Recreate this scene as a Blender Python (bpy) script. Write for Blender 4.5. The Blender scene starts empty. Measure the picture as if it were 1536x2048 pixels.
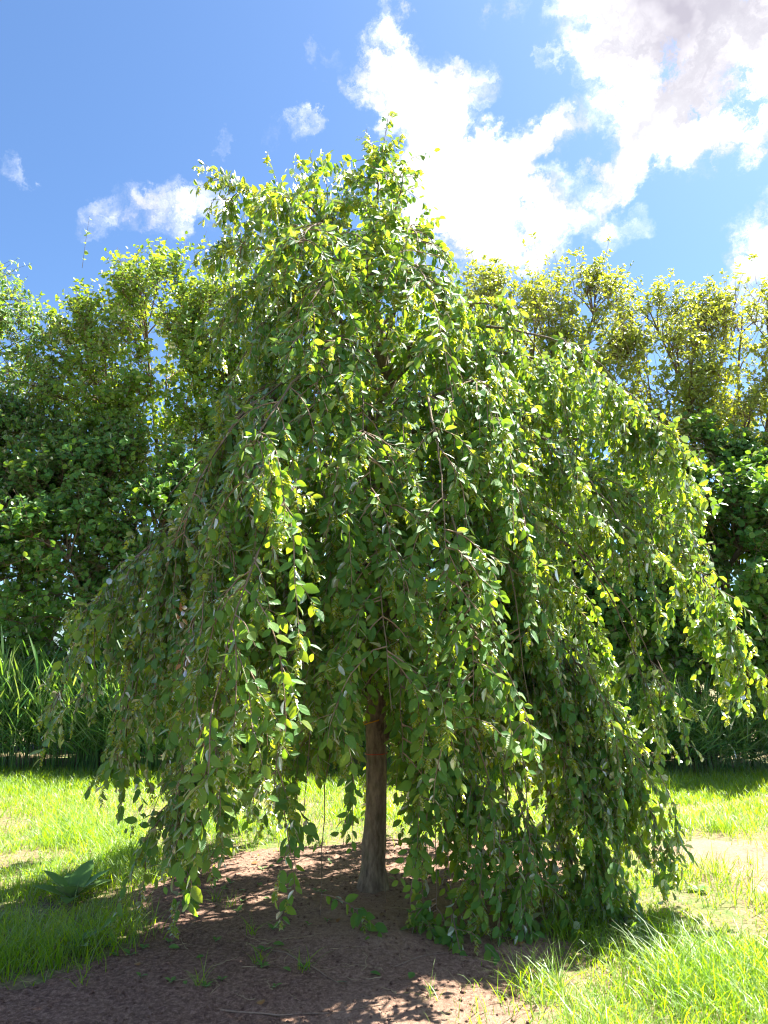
import bpy, math, random
import numpy as np
from mathutils import Vector, Matrix

rng = np.random.default_rng(11)
random.seed(11)
sc = bpy.context.scene
col = sc.collection
R = math.radians

# ------------------------------------------------------------------ camera
cam_d = bpy.data.cameras.new('camera')
cam_d.sensor_fit = 'VERTICAL'
cam_d.sensor_height = 36.0
cam_d.lens = 24.0
cam_d.clip_start = 0.05
cam_d.clip_end = 2000
cam = bpy.data.objects.new('camera', cam_d)
col.objects.link(cam)
CAM = np.array([0.0, -4.73, 1.5])
cam.location = CAM
cam.rotation_euler = (R(90 + 12), 0, 0)
sc.camera = cam

# ------------------------------------------------------------------ light
SUN_EL = 59.0
SUN_H = np.array([0.88, 0.475]); SUN_H /= np.linalg.norm(SUN_H)
SUN_DIR = np.array([SUN_H[0] * math.cos(R(SUN_EL)), SUN_H[1] * math.cos(R(SUN_EL)), math.sin(R(SUN_EL))])
sun_d = bpy.data.lights.new('sun', 'SUN')
sun_d.energy = 4.4
sun_d.angle = R(0.53)
sun_d.color = (1.0, 0.93, 0.79)
sun = bpy.data.objects.new('sun', sun_d)
col.objects.link(sun)
sun.location = (8, 4, 10)
sun.rotation_euler = Vector(-SUN_DIR).to_track_quat('-Z', 'Y').to_euler()

vs = sc.view_settings
vs.view_transform = 'Standard'
vs.look = 'None'
vs.gamma = 1.0
vs.use_curve_mapping = False
vs.exposure = 2.6

sc.cycles.max_bounces = 8
sc.cycles.diffuse_bounces = 4
sc.cycles.glossy_bounces = 2
sc.cycles.transmission_bounces = 8
sc.cycles.transparent_max_bounces = 8
sc.cycles.use_denoising = True
sc.cycles.sample_clamp_indirect = 6.0
sc.cycles.filter_width = 1.2


class NT:
    """small helper around a node tree"""
    def __init__(self, tree):
        self.t = tree
        self.n = tree.nodes
        self.l = tree.links

    def add(self, typ, **kw):
        n = self.n.new(typ)
        for k, v in kw.items():
            setattr(n, k, v)
        return n

    def put(self, sock, v):
        if hasattr(v, 'bl_idname') or isinstance(v, bpy.types.NodeSocket):
            self.l.new(v, sock)
        else:
            sock.default_value = v

    def math(self, op, a, b=None, c=None, clamp=False):
        n = self.add('ShaderNodeMath', operation=op, use_clamp=clamp)
        self.put(n.inputs[0], a)
        if b is not None: self.put(n.inputs[1], b)
        if c is not None: self.put(n.inputs[2], c)
        return n.outputs[0]

    def vmath(self, op, a, b=None):
        n = self.add('ShaderNodeVectorMath', operation=op)
        self.put(n.inputs[0], a)
        if b is not None:
            if op == 'SCALE': self.put(n.inputs[3], b)
            else: self.put(n.inputs[1], b)
        return n.outputs['Value'] if op in ('DOT_PRODUCT', 'LENGTH', 'DISTANCE') else n.outputs[0]

    def noise(self, vec, scale, detail=4.0, rough=0.55, dist=0.0, dims='3D'):
        n = self.add('ShaderNodeTexNoise')
        n.noise_dimensions = dims
        if vec is not None: self.put(n.inputs['Vector'], vec)
        n.inputs['Scale'].default_value = scale
        n.inputs['Detail'].default_value = detail
        n.inputs['Roughness'].default_value = rough
        n.inputs['Distortion'].default_value = dist
        return n

    def ramp(self, fac, stops):
        n = self.add('ShaderNodeValToRGB')
        cr = n.color_ramp
        while len(cr.elements) < len(stops):
            cr.elements.new(0.5)
        for e, (p, c) in zip(cr.elements, stops):
            e.position = p
            e.color = (*c, 1.0)
        self.put(n.inputs[0], fac)
        return n.outputs[0]

    def maprange(self, v, a, b, c=0.0, d=1.0, smooth=False):
        n = self.add('ShaderNodeMapRange')
        n.interpolation_type = 'SMOOTHSTEP' if smooth else 'LINEAR'
        self.put(n.inputs[0], v)
        n.inputs[1].default_value = a
        n.inputs[2].default_value = b
        n.inputs[3].default_value = c
        n.inputs[4].default_value = d
        return n.outputs[0]

    def mix(self, fac, a, b, blend='MIX'):
        n = self.add('ShaderNodeMix', data_type='RGBA', blend_type=blend)
        self.put(n.inputs[0], fac)
        for s, v in ((n.inputs[6], a), (n.inputs[7], b)):
            if isinstance(v, tuple): v = (*v[:3], 1.0)
            self.put(s, v)
        return n.outputs[2]

    def mixsh(self, fac, a, b):
        n = self.add('ShaderNodeMixShader')
        self.put(n.inputs[0], fac)
        self.l.new(a, n.inputs[1])
        self.l.new(b, n.inputs[2])
        return n.outputs[0]


# ------------------------------------------------------------------ sky with fair-weather clouds
world = bpy.data.worlds.new('World')
sc.world = world
world.use_nodes = True
world.node_tree.nodes.clear()
W = NT(world.node_tree)
sky = W.add('ShaderNodeTexSky', sky_type='NISHITA')
sky.sun_disc = False
sky.sun_elevation = R(SUN_EL)
sky.sun_rotation = math.atan2(SUN_H[0], SUN_H[1])
sky.altitude = 0
sky.air_density = 1.0
sky.dust_density = 0.9
sky.ozone_density = 2.0
tc = W.add('ShaderNodeTexCoord')
gen = W.vmath('NORMALIZE', tc.outputs['Generated'])


def sky_dir(px, py):
    """direction of a place in the sky, from its bearing and height as seen from the camera"""
    a = (px - 768) / 1365
    b = (1024 - py) / 1365
    d = np.array([a, math.cos(R(12)) - b * math.sin(R(12)), math.sin(R(12)) + b * math.cos(R(12))])
    return d / np.linalg.norm(d)


warp1 = W.noise(gen, 5.0, 4, 0.6)
warp2 = W.noise(gen, 20.0, 7, 0.68)
wv = W.vmath('ADD', W.vmath('SCALE', W.vmath('SUBTRACT', warp1.outputs['Color'], (0.5, 0.5, 0.5)), 0.06),
             W.vmath('SCALE', W.vmath('SUBTRACT', warp2.outputs['Color'], (0.5, 0.5, 0.5)), 0.10))
wdir = W.vmath('NORMALIZE', W.vmath('ADD', gen, wv))
# cloud masses: bearing, height, angular radius (px of the photo at 1365 px per radian), weight
puffs = [(1420, -20, 240, 1.5), (1270, 60, 90, .7), (1360, 120, 130, 1.2), (1430, 230, 100, .85), (1540, 90, 160, 1.3), (1330, 220, 70, .6), (1500, 200, 80, .7),
         (1250, 320, 60, .75), (1195, 370, 42, .65), (1600, 470, 110, 1.1), (1590, 560, 110, .8),
         (790, 40, 38, .5), (765, 110, 55, .65), (745, 170, 60, .7), (840, 170, 80, .8), (920, 190, 65, .7), (830, 250, 70, .7), (870, 310, 70, .8), (840, 390, 95, 1.0),
         (930, 370, 90, .95), (1010, 360, 75, .85), (1060, 310, 60, .75), (1115, 260, 48, .7), (890, 470, 110, .9), (1010, 470, 100, .75), (1100, 400, 55, .5), (1090, 480, 70, .6),
         (1103, 130, 24, .45), (340, 425, 60, .62), (265, 415, 42, .5), (415, 415, 45, .5), (210, 450, 40, .35), (598, 248, 34, .55), (545, 262, 34, .3), (45, 328, 32, .42),
         (440, 285, 20, .3), (650, 130, 30, .25), (1240, 450, 40, .4), (1180, 440, 50, .35), (1020, 0, 40, .4)]
tot = None
for px, py, r, w in puffs:
    d = sky_dir(px, py)
    dot = W.vmath('DOT_PRODUCT', wdir, tuple(d))
    ang = 1.12 * r / 1365.0
    v = W.maprange(dot, math.cos(ang), math.cos(ang * 0.15), 0.0, w, smooth=True)
    tot = v if tot is None else W.math('ADD', tot, v)
rag = W.noise(gen, 9.0, 8, 0.62, 0.3)
big = W.noise(gen, 2.6, 4, 0.5)
front = W.maprange(W.vmath('DOT_PRODUCT', gen, tuple(sky_dir(768, 800))), 0.55, 0.80, 1.0, 0.0, smooth=True)
elsewhere = W.math('MULTIPLY', W.maprange(big.outputs[0], 0.44, 0.62, 0.0, 0.9, smooth=True), front)
tot = W.math('ADD', tot, elsewhere)
dens = W.math('MULTIPLY', W.math('MINIMUM', tot, 1.7), W.math('ADD', W.maprange(rag.outputs[0], 0.36, 0.62, 0.05, 0.95), W.maprange(W.noise(wdir, 26.0, 9, 0.7, 0.6).outputs[0], 0.35, 0.65, -0.15, 0.6)))
cov = W.maprange(dens, 0.10, 1.0, 0.0, 1.0, smooth=True)
# thick parts turn grey underneath
g_noise = W.maprange(W.noise(gen, 7.0, 5, 0.55).outputs[0], 0.35, 0.65, 0.35, 1.1)
grey = W.maprange(W.vmath('DOT_PRODUCT', wdir, tuple(sky_dir(1400, 20))), math.cos(0.15), math.cos(0.05), 0.0, 1.0, smooth=True)
thick = W.math('MULTIPLY', grey, g_noise, clamp=True)
tex = W.maprange(W.noise(wdir, 14.0, 8, 0.62, 0.4).outputs[0], 0.38, 0.62, 0.0, 1.0, smooth=True)
ccol = W.mix(thick, W.mix(tex, (3.5, 3.5, 3.7), (6.6, 6.5, 6.5)), (2.2, 2.1, 2.45))
skyc = W.mix(1.0, sky.outputs[0], (0.55, 0.70, 0.84), 'MULTIPLY')
fin = W.mix(cov, skyc, ccol)
bg = W.add('ShaderNodeBackground')
W.l.new(fin, bg.inputs[0])
bg.inputs[1].default_value = 0.05
wo = W.add('ShaderNodeOutputWorld')
W.l.new(bg.outputs[0], wo.inputs[0])


# ------------------------------------------------------------------ helpers
def norm(a):
    return a / (np.linalg.norm(a, axis=-1, keepdims=True) + 1e-9)


def mesh(name, verts, faces, mat=None, uv=None, smooth=False):
    """faces: list of (n,k) index arrays"""
    me = bpy.data.meshes.new(name)
    verts = np.asarray(verts, dtype=np.float32)
    me.vertices.add(len(verts))
    me.vertices.foreach_set('co', verts.ravel())
    faces = [np.asarray(f, dtype=np.int32) for f in faces if len(f)]
    loops = np.concatenate([f.ravel() for f in faces])
    tot_ = np.concatenate([np.full(len(f), f.shape[1], dtype=np.int32) for f in faces])
    start = np.concatenate([[0], np.cumsum(tot_)[:-1]]).astype(np.int32)
    me.loops.add(len(loops))
    me.loops.foreach_set('vertex_index', loops)
    me.polygons.add(len(tot_))
    me.polygons.foreach_set('loop_start', start)
    me.polygons.foreach_set('loop_total', tot_)
    if uv is not None:
        l = me.uv_layers.new(name='UVMap')
        l.data.foreach_set('uv', np.asarray(uv, dtype=np.float32)[loops].ravel())
    if smooth:
        me.polygons.foreach_set('use_smooth', np.ones(len(tot_), dtype=bool))
    me.update()
    me.validate()
    if mat: me.materials.append(mat)
    return me


def link(name, me, parent=None, base=None, **props):
    o = bpy.data.objects.new(name, me)
    col.objects.link(o)
    if parent is not None:
        o.parent = parent
        o.location = -Vector(parent.location)
    for k, v in props.items():
        o[k] = v
    return o


def empty(name, loc, label, category, group=None):
    o = bpy.data.objects.new(name, None)
    o.empty_display_size = 0.2
    col.objects.link(o)
    o.location = loc
    o['label'] = label
    o['category'] = category
    if group: o['group'] = group
    return o


def tag(o, label, category, group=None):
    o['label'] = label
    o['category'] = category
    if group: o['group'] = group
    return o


def tubes(P, Rd, sides=5, cap=False):
    """P (N,K,3) centre lines, Rd (N,K) radii -> verts, faces"""
    N, K, _ = P.shape
    T = np.gradient(P, axis=1)
    T = norm(T)
    ref = np.where(np.abs(T[..., 2:3]) > 0.9, np.array([1.0, 0.1, 0]), np.array([0, 0, 1.0]))
    A = norm(np.cross(T, ref))
    B = np.cross(T, A)
    an = np.arange(sides) * 2 * math.pi / sides
    V = P[:, :, None, :] + Rd[:, :, None, None] * (np.cos(an)[None, None, :, None] * A[:, :, None, :] + np.sin(an)[None, None, :, None] * B[:, :, None, :])
    verts = V.reshape(-1, 3)
    i = np.arange(K - 1)[:, None] * sides
    j = np.arange(sides)[None, :]
    j2 = (j + 1) % sides
    f = np.stack([i + j, i + j2, i + sides + j2, i + sides + j], axis=-1).reshape(-1, 4)
    F = (f[None] + (np.arange(N) * K * sides)[:, None, None]).reshape(-1, 4)
    # length coordinate / round coordinate as uv
    uv = np.stack(np.broadcast_arrays((np.arange(sides) / sides)[None, None, :], np.linspace(0, 1, K)[None, :, None]), -1)
    uv = np.broadcast_to(uv, (N, K, sides, 2)).reshape(-1, 2)
    return verts, [F], uv


def catmull(pts, m):
    p = np.asarray(pts, float)
    p = np.vstack([2 * p[0] - p[1], p, 2 * p[-1] - p[-2]])
    n = len(p) - 3
    u = np.linspace(0, n - 1e-6, m)
    i = u.astype(int)
    t = (u - i)[:, None]
    a, b, c, d = p[i], p[i + 1], p[i + 2], p[i + 3]
    return 0.5 * (2 * b + (c - a) * t + (2 * a - 5 * b + 4 * c - d) * t ** 2 + (3 * b - a - 3 * c + d) * t ** 3)


def leaf_template(width, fold=0.12, droop=0.12, fine=True):
    """columns: side, along, normal; unit length"""
    if fine:
        st = [(0.14, 0.62), (0.42, 1.0), (0.74, 0.68)]
        V = [(0, 0, 0)]
        for t, w in st:
            z = -droop * t * t
            V += [(-w * width / 2, t, z + fold * w * width), (0, t + 0.015, z), (w * width / 2, t, z + fold * w * width)]
        V.append((0, 1, -droop))
        V = np.array(V)
        tris = [(0, 2, 1), (0, 3, 2), (7, 8, 10), (8, 9, 10)]
        quads = [(1, 2, 5, 4), (2, 3, 6, 5), (4, 5, 8, 7), (5, 6, 9, 8)]
        return V, np.array(tris), np.array(quads), np.stack([V[:, 0] / width + 0.5, V[:, 1]], 1)
    V = np.array([(0, 0, 0), (0, 1, -droop), (-width * .45, .3, fold * width), (-width * .42, .7, fold * width - droop * .4),
                  (width * .45, .3, fold * width), (width * .42, .7, fold * width - droop * .4)])
    return V, np.zeros((0, 3), int), np.array([(0, 4, 5, 1), (0, 1, 3, 2)]), np.stack([V[:, 0] / width + 0.5, V[:, 1]], 1)


def frames(D, Nn):
    D = norm(D)
    Nn = norm(Nn - (Nn * D).sum(-1, keepdims=True) * D)
    S = np.cross(D, Nn)
    return S, D, Nn


def leaves(P, D, Nn, S, tpl, curl=None):
    V, T, Q, uv = tpl
    X, Y, Z = frames(D, Nn)
    n, k = len(P), len(V)
    c = np.ones(n) if curl is None else curl
    vz = V[None, :, 2] * c[:, None]
    verts = P[:, None, :] + S[:, None, None] * (V[None, :, 0, None] * X[:, None] + V[None, :, 1, None] * Y[:, None] + vz[..., None] * Z[:, None])
    off = (np.arange(n) * k)[:, None, None]
    fs = []
    if len(T): fs.append((T[None] + off).reshape(-1, 3))
    if len(Q): fs.append((Q[None] + off).reshape(-1, 4))
    return verts.reshape(-1, 3), fs, np.tile(uv, (n, 1))


def along(P, f):
    """P (N,K,3) lines, f (N,) fraction -> points and tangents"""
    K = P.shape[1]
    u = np.clip(f, 0, 0.9999) * (K - 1)
    i = u.astype(int)
    t = (u - i)[:, None]
    r = np.arange(len(P))
    a, b = P[r, i], P[r, i + 1]
    return a + (b - a) * t, norm(b - a)


# ------------------------------------------------------------------ materials
def new_mat(name):
    m = bpy.data.materials.new(name)
    m.use_nodes = True
    m.node_tree.nodes.clear()
    n = NT(m.node_tree)
    out = n.add('ShaderNodeOutputMaterial')
    return m, n, out


def leaf_material(name, stops, trans_stops, trans=0.45, gloss_rough=0.46, gloss=0.55, veins=0.0, back=(0.16, 0.22, 0.10)):
    m, n, out = new_mat(name)
    geo = n.add('ShaderNodeNewGeometry')
    oi = n.add('ShaderNodeObjectInfo')
    rnd = n.math('FRACT', n.math('ADD', geo.outputs['Random Per Island'], n.math('MULTIPLY', oi.outputs['Random'], 3.7)))
    patch = n.noise(None, 1.3, 2, 0.5)
    tco = n.add('ShaderNodeTexCoord')
    n.l.new(tco.outputs['Object'], patch.inputs['Vector'])
    fac = n.math('ADD', n.math('MULTIPLY', rnd, 0.82), n.math('MULTIPLY', n.math('SUBTRACT', patch.outputs[0], 0.5), 0.5), clamp=True)
    base = n.ramp(fac, stops)
    tcol = n.ramp(fac, trans_stops)
    base = n.mix(geo.outputs['Backfacing'], base, n.mix(0.45, base, back))
    nrm = None
    if veins > 0:
        uv = n.add('ShaderNodeUVMap')
        sep = n.add('ShaderNodeSeparateXYZ')
        n.l.new(uv.outputs[0], sep.inputs[0])
        ax = n.math('ABSOLUTE', n.math('SUBTRACT', sep.outputs[0], 0.5))
        ph = n.math('MULTIPLY', n.math('SUBTRACT', sep.outputs[1], n.math('MULTIPLY', ax, 0.55)), 2 * math.pi * 9)
        rib = n.math('SINE', ph)
        mid = n.maprange(ax, 0.0, 0.04, 1.0, 0.0)
        k = n.math('ADD', n.math('MULTIPLY', rib, 0.5), mid)
        base = n.mix(n.maprange(k, 0.3, 1.2, 0.0, veins), base, n.mix(0.5, base, (0.16, 0.24, 0.06)))
        bump = n.add('ShaderNodeBump')
        bump.inputs['Strength'].default_value = 0.5
        bump.inputs['Distance'].default_value = 0.004
        n.l.new(rib, bump.inputs['Height'])
        nrm = bump.outputs[0]
    dif = n.add('ShaderNodeBsdfDiffuse')
    n.l.new(base, dif.inputs[0])
    tr = n.add('ShaderNodeBsdfTranslucent')
    n.l.new(tcol, tr.inputs[0])
    gl = n.add('ShaderNodeBsdfGlossy')
    gl.inputs['Roughness'].default_value = gloss_rough
    gl.inputs['Color'].default_value = (0.9, 0.95, 1.0, 1)
    fr = n.add('ShaderNodeFresnel')
    fr.inputs['IOR'].default_value = 1.42
    if nrm is not None:
        for s in (dif, gl):
            n.l.new(nrm, s.inputs['Normal'])
    a = n.mixsh(trans, dif.outputs[0], tr.outputs[0])
    b = n.mixsh(n.math('MULTIPLY', fr.outputs[0], gloss), a, gl.outputs[0])
    n.l.new(b, out.inputs[0])
    return m


M_HORN = leaf_material('hornbeam_leaf',
                       [(0.0, (0.051, 0.168, 0.041)), (0.45, (0.076, 0.215, 0.045)), (0.85, (0.132, 0.263, 0.040)), (0.97, (0.218, 0.273, 0.036)), (1.0, (0.414, 0.273, 0.036))],
                       [(0.0, (0.269, 0.520, 0.022)), (0.5, (0.403, 0.603, 0.022)), (0.9, (0.605, 0.666, 0.025)), (1.0, (0.750, 0.541, 0.030))],
                       trans=0.48, veins=0.8, gloss=0.7)
M_FRUIT = leaf_material('hornbeam_fruit',
                        [(0.0, (0.195, 0.275, 0.045)), (0.6, (0.270, 0.348, 0.053)), (1.0, (0.390, 0.360, 0.075))],
                        [(0.0, (0.56, 0.62, 0.03)), (1.0, (0.74, 0.70, 0.06))], trans=0.5, gloss=0.3)
M_ROUND = leaf_material('round_shrub_leaf',
                        [(0.0, (0.090, 0.208, 0.033)), (0.5, (0.135, 0.273, 0.040)), (1.0, (0.225, 0.320, 0.050))],
                        [(0.0, (0.350, 0.572, 0.018)), (0.6, (0.525, 0.660, 0.020)), (1.0, (0.750, 0.726, 0.030))], trans=0.48)
M_HAZEL = leaf_material('hazel_leaf',
                        [(0.0, (0.055, 0.164, 0.036)), (0.5, (0.088, 0.217, 0.042)), (1.0, (0.157, 0.290, 0.045))],
                        [(0.0, (0.200, 0.460, 0.020)), (0.6, (0.325, 0.552, 0.020)), (1.0, (0.575, 0.644, 0.030))], trans=0.40)
M_WILLOW = leaf_material('goat_willow_leaf',
                         [(0.0, (0.132, 0.217, 0.043)), (0.5, (0.182, 0.273, 0.054)), (1.0, (0.263, 0.320, 0.068))],
                         [(0.0, (0.483, 0.582, 0.022)), (0.6, (0.621, 0.672, 0.025)), (1.0, (0.750, 0.717, 0.040))], trans=0.50, back=(0.22, 0.26, 0.16))
M_GRASS = leaf_material('grass_blade',
                        [(0.0, (0.070, 0.19, 0.012)), (0.5, (0.120, 0.25, 0.014)), (0.88, (0.17, 0.28, 0.016)), (0.95, (0.34, 0.29, 0.09)), (1.0, (0.46, 0.38, 0.19))],
                        [(0.0, (0.32, 0.60, 0.008)), (0.5, (0.48, 0.68, 0.010)), (0.88, (0.55, 0.66, 0.012)), (0.95, (0.60, 0.52, 0.11)), (1.0, (0.65, 0.55, 0.2))],
                        trans=0.50, gloss_rough=0.5, gloss=0.07)
M_REED = leaf_material('reed_blade',
                       [(0.0, (0.045, 0.15, 0.05)), (0.6, (0.075, 0.20, 0.055)), (0.92, (0.14, 0.25, 0.06)), (1.0, (0.38, 0.31, 0.13))],
                       [(0.0, (0.20, 0.48, 0.03)), (0.7, (0.38, 0.58, 0.03)), (1.0, (0.56, 0.56, 0.12))], trans=0.45, gloss_rough=0.4)
M_WEED = leaf_material('weed_leaf',
                       [(0.0, (0.075, 0.189, 0.045)), (1.0, (0.135, 0.261, 0.060))],
                       [(0.0, (0.18, 0.38, 0.03)), (1.0, (0.32, 0.48, 0.04))], trans=0.38)
M_DEAD = leaf_material('dead_leaf',
                       [(0.0, (0.240, 0.102, 0.038)), (1.0, (0.420, 0.217, 0.090))],
                       [(0.0, (0.28, 0.11, 0.03)), (1.0, (0.4, 0.2, 0.06))], trans=0.3, gloss=0.5)


def bark_material(name, dark, light, scale=26.0, stretch=0.35, moss=0.0):
    m, n, out = new_mat(name)
    tco = n.add('ShaderNodeTexCoord')
    mp = n.add('ShaderNodeMapping')
    mp.inputs['Scale'].default_value = (1, 1, stretch)
    n.l.new(tco.outputs['Object'], mp.inputs[0])
    a = n.noise(mp.outputs[0], scale, 6, 0.65)
    b = n.noise(mp.outputs[0], scale * 0.22, 3, 0.5)
    f = n.math('ADD', n.math('MULTIPLY', a.outputs[0], 0.65), n.math('MULTIPLY', b.outputs[0], 0.4))
    c = n.ramp(f, [(0.35, dark), (0.68, light)])
    if moss > 0:
        g = n.noise(tco.outputs['Object'], 7.0, 4, 0.6)
        c = n.mix(n.maprange(g.outputs[0], 0.52, 0.68, 0.0, moss), c, (0.07, 0.10, 0.03))
    bs = n.add('ShaderNodeBsdfPrincipled')
    n.l.new(c, bs.inputs['Base Color'])
    bs.inputs['Roughness'].default_value = 0.85
    bu = n.add('ShaderNodeBump')
    bu.inputs['Strength'].default_value = 1.0
    bu.inputs['Distance'].default_value = 0.012
    n.l.new(a.outputs[0], bu.inputs['Height'])
    n.l.new(bu.outputs[0], bs.inputs['Normal'])
    n.l.new(bs.outputs[0], out.inputs[0])
    return m


M_BARK = bark_material('hornbeam_bark', (0.06, 0.042, 0.030), (0.34, 0.27, 0.20), 46, 0.28, moss=0.3)
M_LIMB = bark_material('hornbeam_limb', (0.075, 0.055, 0.040), (0.20, 0.155, 0.115), 30, 0.6, moss=0.15)
M_TWIG = bark_material('hornbeam_twig', (0.13, 0.085, 0.06), (0.30, 0.22, 0.165), 40, 1.0)
M_STEM = bark_material('hedge_stem', (0.07, 0.055, 0.04), (0.20, 0.16, 0.12), 20, 0.5, moss=0.2)
M_HTWIG = bark_material('hedge_twig', (0.10, 0.07, 0.05), (0.24, 0.17, 0.12), 20, 1.0)


def plain_material(name, c1, c2, scale, rough=0.6):
    m, n, out = new_mat(name)
    tco = n.add('ShaderNodeTexCoord')
    a = n.noise(tco.outputs['Object'], scale, 4, 0.6)
    bs = n.add('ShaderNodeBsdfPrincipled')
    n.l.new(n.ramp(a.outputs[0], [(0.3, c1), (0.7, c2)]), bs.inputs['Base Color'])
    bs.inputs['Roughness'].default_value = rough
    n.l.new(bs.outputs[0], out.inputs[0])
    return m


M_STRAP = plain_material('orange_plastic', (0.62, 0.27, 0.015), (0.75, 0.36, 0.02), 30, 0.4)
M_RED = plain_material('red_plastic', (0.50, 0.04, 0.02), (0.62, 0.07, 0.03), 30, 0.4)
M_STRAW = plain_material('dry_straw', (0.26, 0.19, 0.11), (0.45, 0.36, 0.22), 15, 0.8)


def soil_material(name, pale):
    m, n, out = new_mat(name)
    tco = n.add('ShaderNodeTexCoord')
    p = tco.outputs['Object']
    a = n.noise(p, 42, 9, 0.75)
    b = n.noise(p, 4.5, 6, 0.65)
    g = n.noise(p, 230, 4, 0.7)
    f = n.math('ADD', n.math('MULTIPLY', a.outputs[0], 0.55), n.math('MULTIPLY', g.outputs[0], 0.45))
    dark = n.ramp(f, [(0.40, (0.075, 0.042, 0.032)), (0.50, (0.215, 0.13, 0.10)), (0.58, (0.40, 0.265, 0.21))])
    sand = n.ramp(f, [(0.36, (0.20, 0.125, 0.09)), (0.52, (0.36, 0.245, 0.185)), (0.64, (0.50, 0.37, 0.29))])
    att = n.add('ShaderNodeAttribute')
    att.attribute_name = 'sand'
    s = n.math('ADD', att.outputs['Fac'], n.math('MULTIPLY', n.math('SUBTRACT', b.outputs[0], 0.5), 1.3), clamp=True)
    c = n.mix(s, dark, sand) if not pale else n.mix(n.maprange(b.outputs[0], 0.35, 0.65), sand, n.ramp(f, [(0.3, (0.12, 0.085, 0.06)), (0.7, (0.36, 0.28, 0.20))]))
    bs = n.add('ShaderNodeBsdfPrincipled')
    n.l.new(c, bs.inputs['Base Color'])
    bs.inputs['Roughness'].default_value = 0.95
    bs.inputs['Specular IOR Level'].default_value = 0.2
    bu = n.add('ShaderNodeBump')
    bu.inputs['Strength'].default_value = 1.0
    bu.inputs['Distance'].default_value = 0.02
    n.l.new(n.math('ADD', a.outputs[0], n.math('MULTIPLY', g.outputs[0], 0.5)), bu.inputs['Height'])
    n.l.new(bu.outputs[0], bs.inputs['Normal'])
    n.l.new(bs.outputs[0], out.inputs[0])
    return m


M_SOIL = soil_material('soil', False)
M_DRY = soil_material('dry_soil', True)


def lawn_material():
    m, n, out = new_mat('lawn_earth')
    tco = n.add('ShaderNodeTexCoord')
    p = tco.outputs['Object']
    a = n.noise(p, 40, 6, 0.65)
    b = n.noise(p, 1.2, 4, 0.55)
    earth = n.ramp(a.outputs[0], [(0.35, (0.07, 0.06, 0.03)), (0.55, (0.17, 0.13, 0.07)), (0.72, (0.34, 0.27, 0.17))])
    green = n.ramp(a.outputs[0], [(0.35, (0.05, 0.09, 0.015)), (0.65, (0.10, 0.17, 0.025))])
    b2 = n.noise(p, 9.0, 5, 0.65)
    c = n.mix(n.maprange(n.math('ADD', n.math('MULTIPLY', b.outputs[0], 0.5), n.math('MULTIPLY', b2.outputs[0], 0.5)), 0.38, 0.52), green, earth)
    bs = n.add('ShaderNodeBsdfPrincipled')
    n.l.new(c, bs.inputs['Base Color'])
    bs.inputs['Roughness'].default_value = 0.95
    bu = n.add('ShaderNodeBump')
    bu.inputs['Strength'].default_value = 0.6
    bu.inputs['Distance'].default_value = 0.02
    n.l.new(a.outputs[0], bu.inputs['Height'])
    n.l.new(bu.outputs[0], bs.inputs['Normal'])
    n.l.new(bs.outputs[0], out.inputs[0])
    return m


M_LAWN = lawn_material()


# ------------------------------------------------------------------ ground
def wave(x, y, seed=0, f=1.0, octaves=5):
    """cheap smooth pseudo-noise, about -1..1"""
    r = np.random.default_rng(100 + seed)
    v = np.zeros(np.broadcast(x, y).shape)
    amp = 1.0
    tot_ = 0
    for _ in range(octaves):
        for _ in range(3):
            an, ph = r.uniform(0, 2 * math.pi, 2)
            v = v + amp * np.sin(f * (math.cos(an) * x + math.sin(an) * y) + ph) / 1.7
        tot_ += amp
        amp *= 0.55
        f *= 2.07
    return v / tot_


def poly_sd(x, y, poly):
    """signed distance to polygon, positive inside"""
    x = np.asarray(x, float); y = np.asarray(y, float)
    d = np.full(x.shape, 1e9)
    ins = np.zeros(x.shape, bool)
    n = len(poly)
    for i in range(n):
        ax, ay = poly[i]; bx, by = poly[(i + 1) % n]
        ex, ey = bx - ax, by - ay
        t = np.clip(((x - ax) * ex + (y - ay) * ey) / (ex * ex + ey * ey), 0, 1)
        d = np.minimum(d, np.hypot(x - ax - t * ex, y - ay - t * ey))
        c = ((ay > y) != (by > y)) & (x < (bx - ax) * (y - ay) / (by - ay + 1e-12) + ax)
        ins ^= c
    return np.where(ins, d, -d)


SOIL = [(-1.35, 1.05), (-1.45, .62), (-1.50, .1), (-1.46, -.35), (-1.52, -.75), (-1.62, -1.12), (-2.3, -1.35), (-3.4, -1.7), (-3.4, -4.2), (-.3, -4.2),
        (.2, -2.6), (.52, -1.6), (.62, -1.1), (.92, -.5), (1.22, -.05), (1.38, .5), (1.2, 1.05), (.6, 1.35), (-.1, 1.42), (-.8, 1.3)]
PATCH = [(1.95, .05), (2.5, -.05), (3.3, .35), (3.7, 1.0), (3.3, 1.6), (2.6, 1.45), (2.15, .9), (1.85, .5)]


def soil_mask(x, y):
    return poly_sd(x, y, SOIL) + 0.20 * wave(x, y, 1, 3.1)


def patch_mask(x, y):
    return poly_sd(x, y, PATCH) - .05 + 0.32 * wave(x, y, 2, 4.5)


def lawn_h(x, y):
    return 0.012 * wave(x, y, 3, 1.5, 3)


def soil_h(x, y):
    m = soil_mask(x, y)
    edge = np.clip(m / 0.12, -1, 1)
    r2 = (x + .05) ** 2 + (y + .1) ** 2
    return lawn_h(x, y) + 0.002 + 0.012 * edge + 0.06 * np.exp(-r2 / 0.55) + 0.010 * wave(x, y, 4, 9.0) + 0.004 * wave(x, y, 5, 45.0, 3)


def patch_h(x, y):
    m = patch_mask(x, y)
    return lawn_h(x, y) - 0.004 + 0.016 * np.clip(m / 0.15, -1, 1) + 0.007 * wave(x, y, 6, 12.0)


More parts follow.
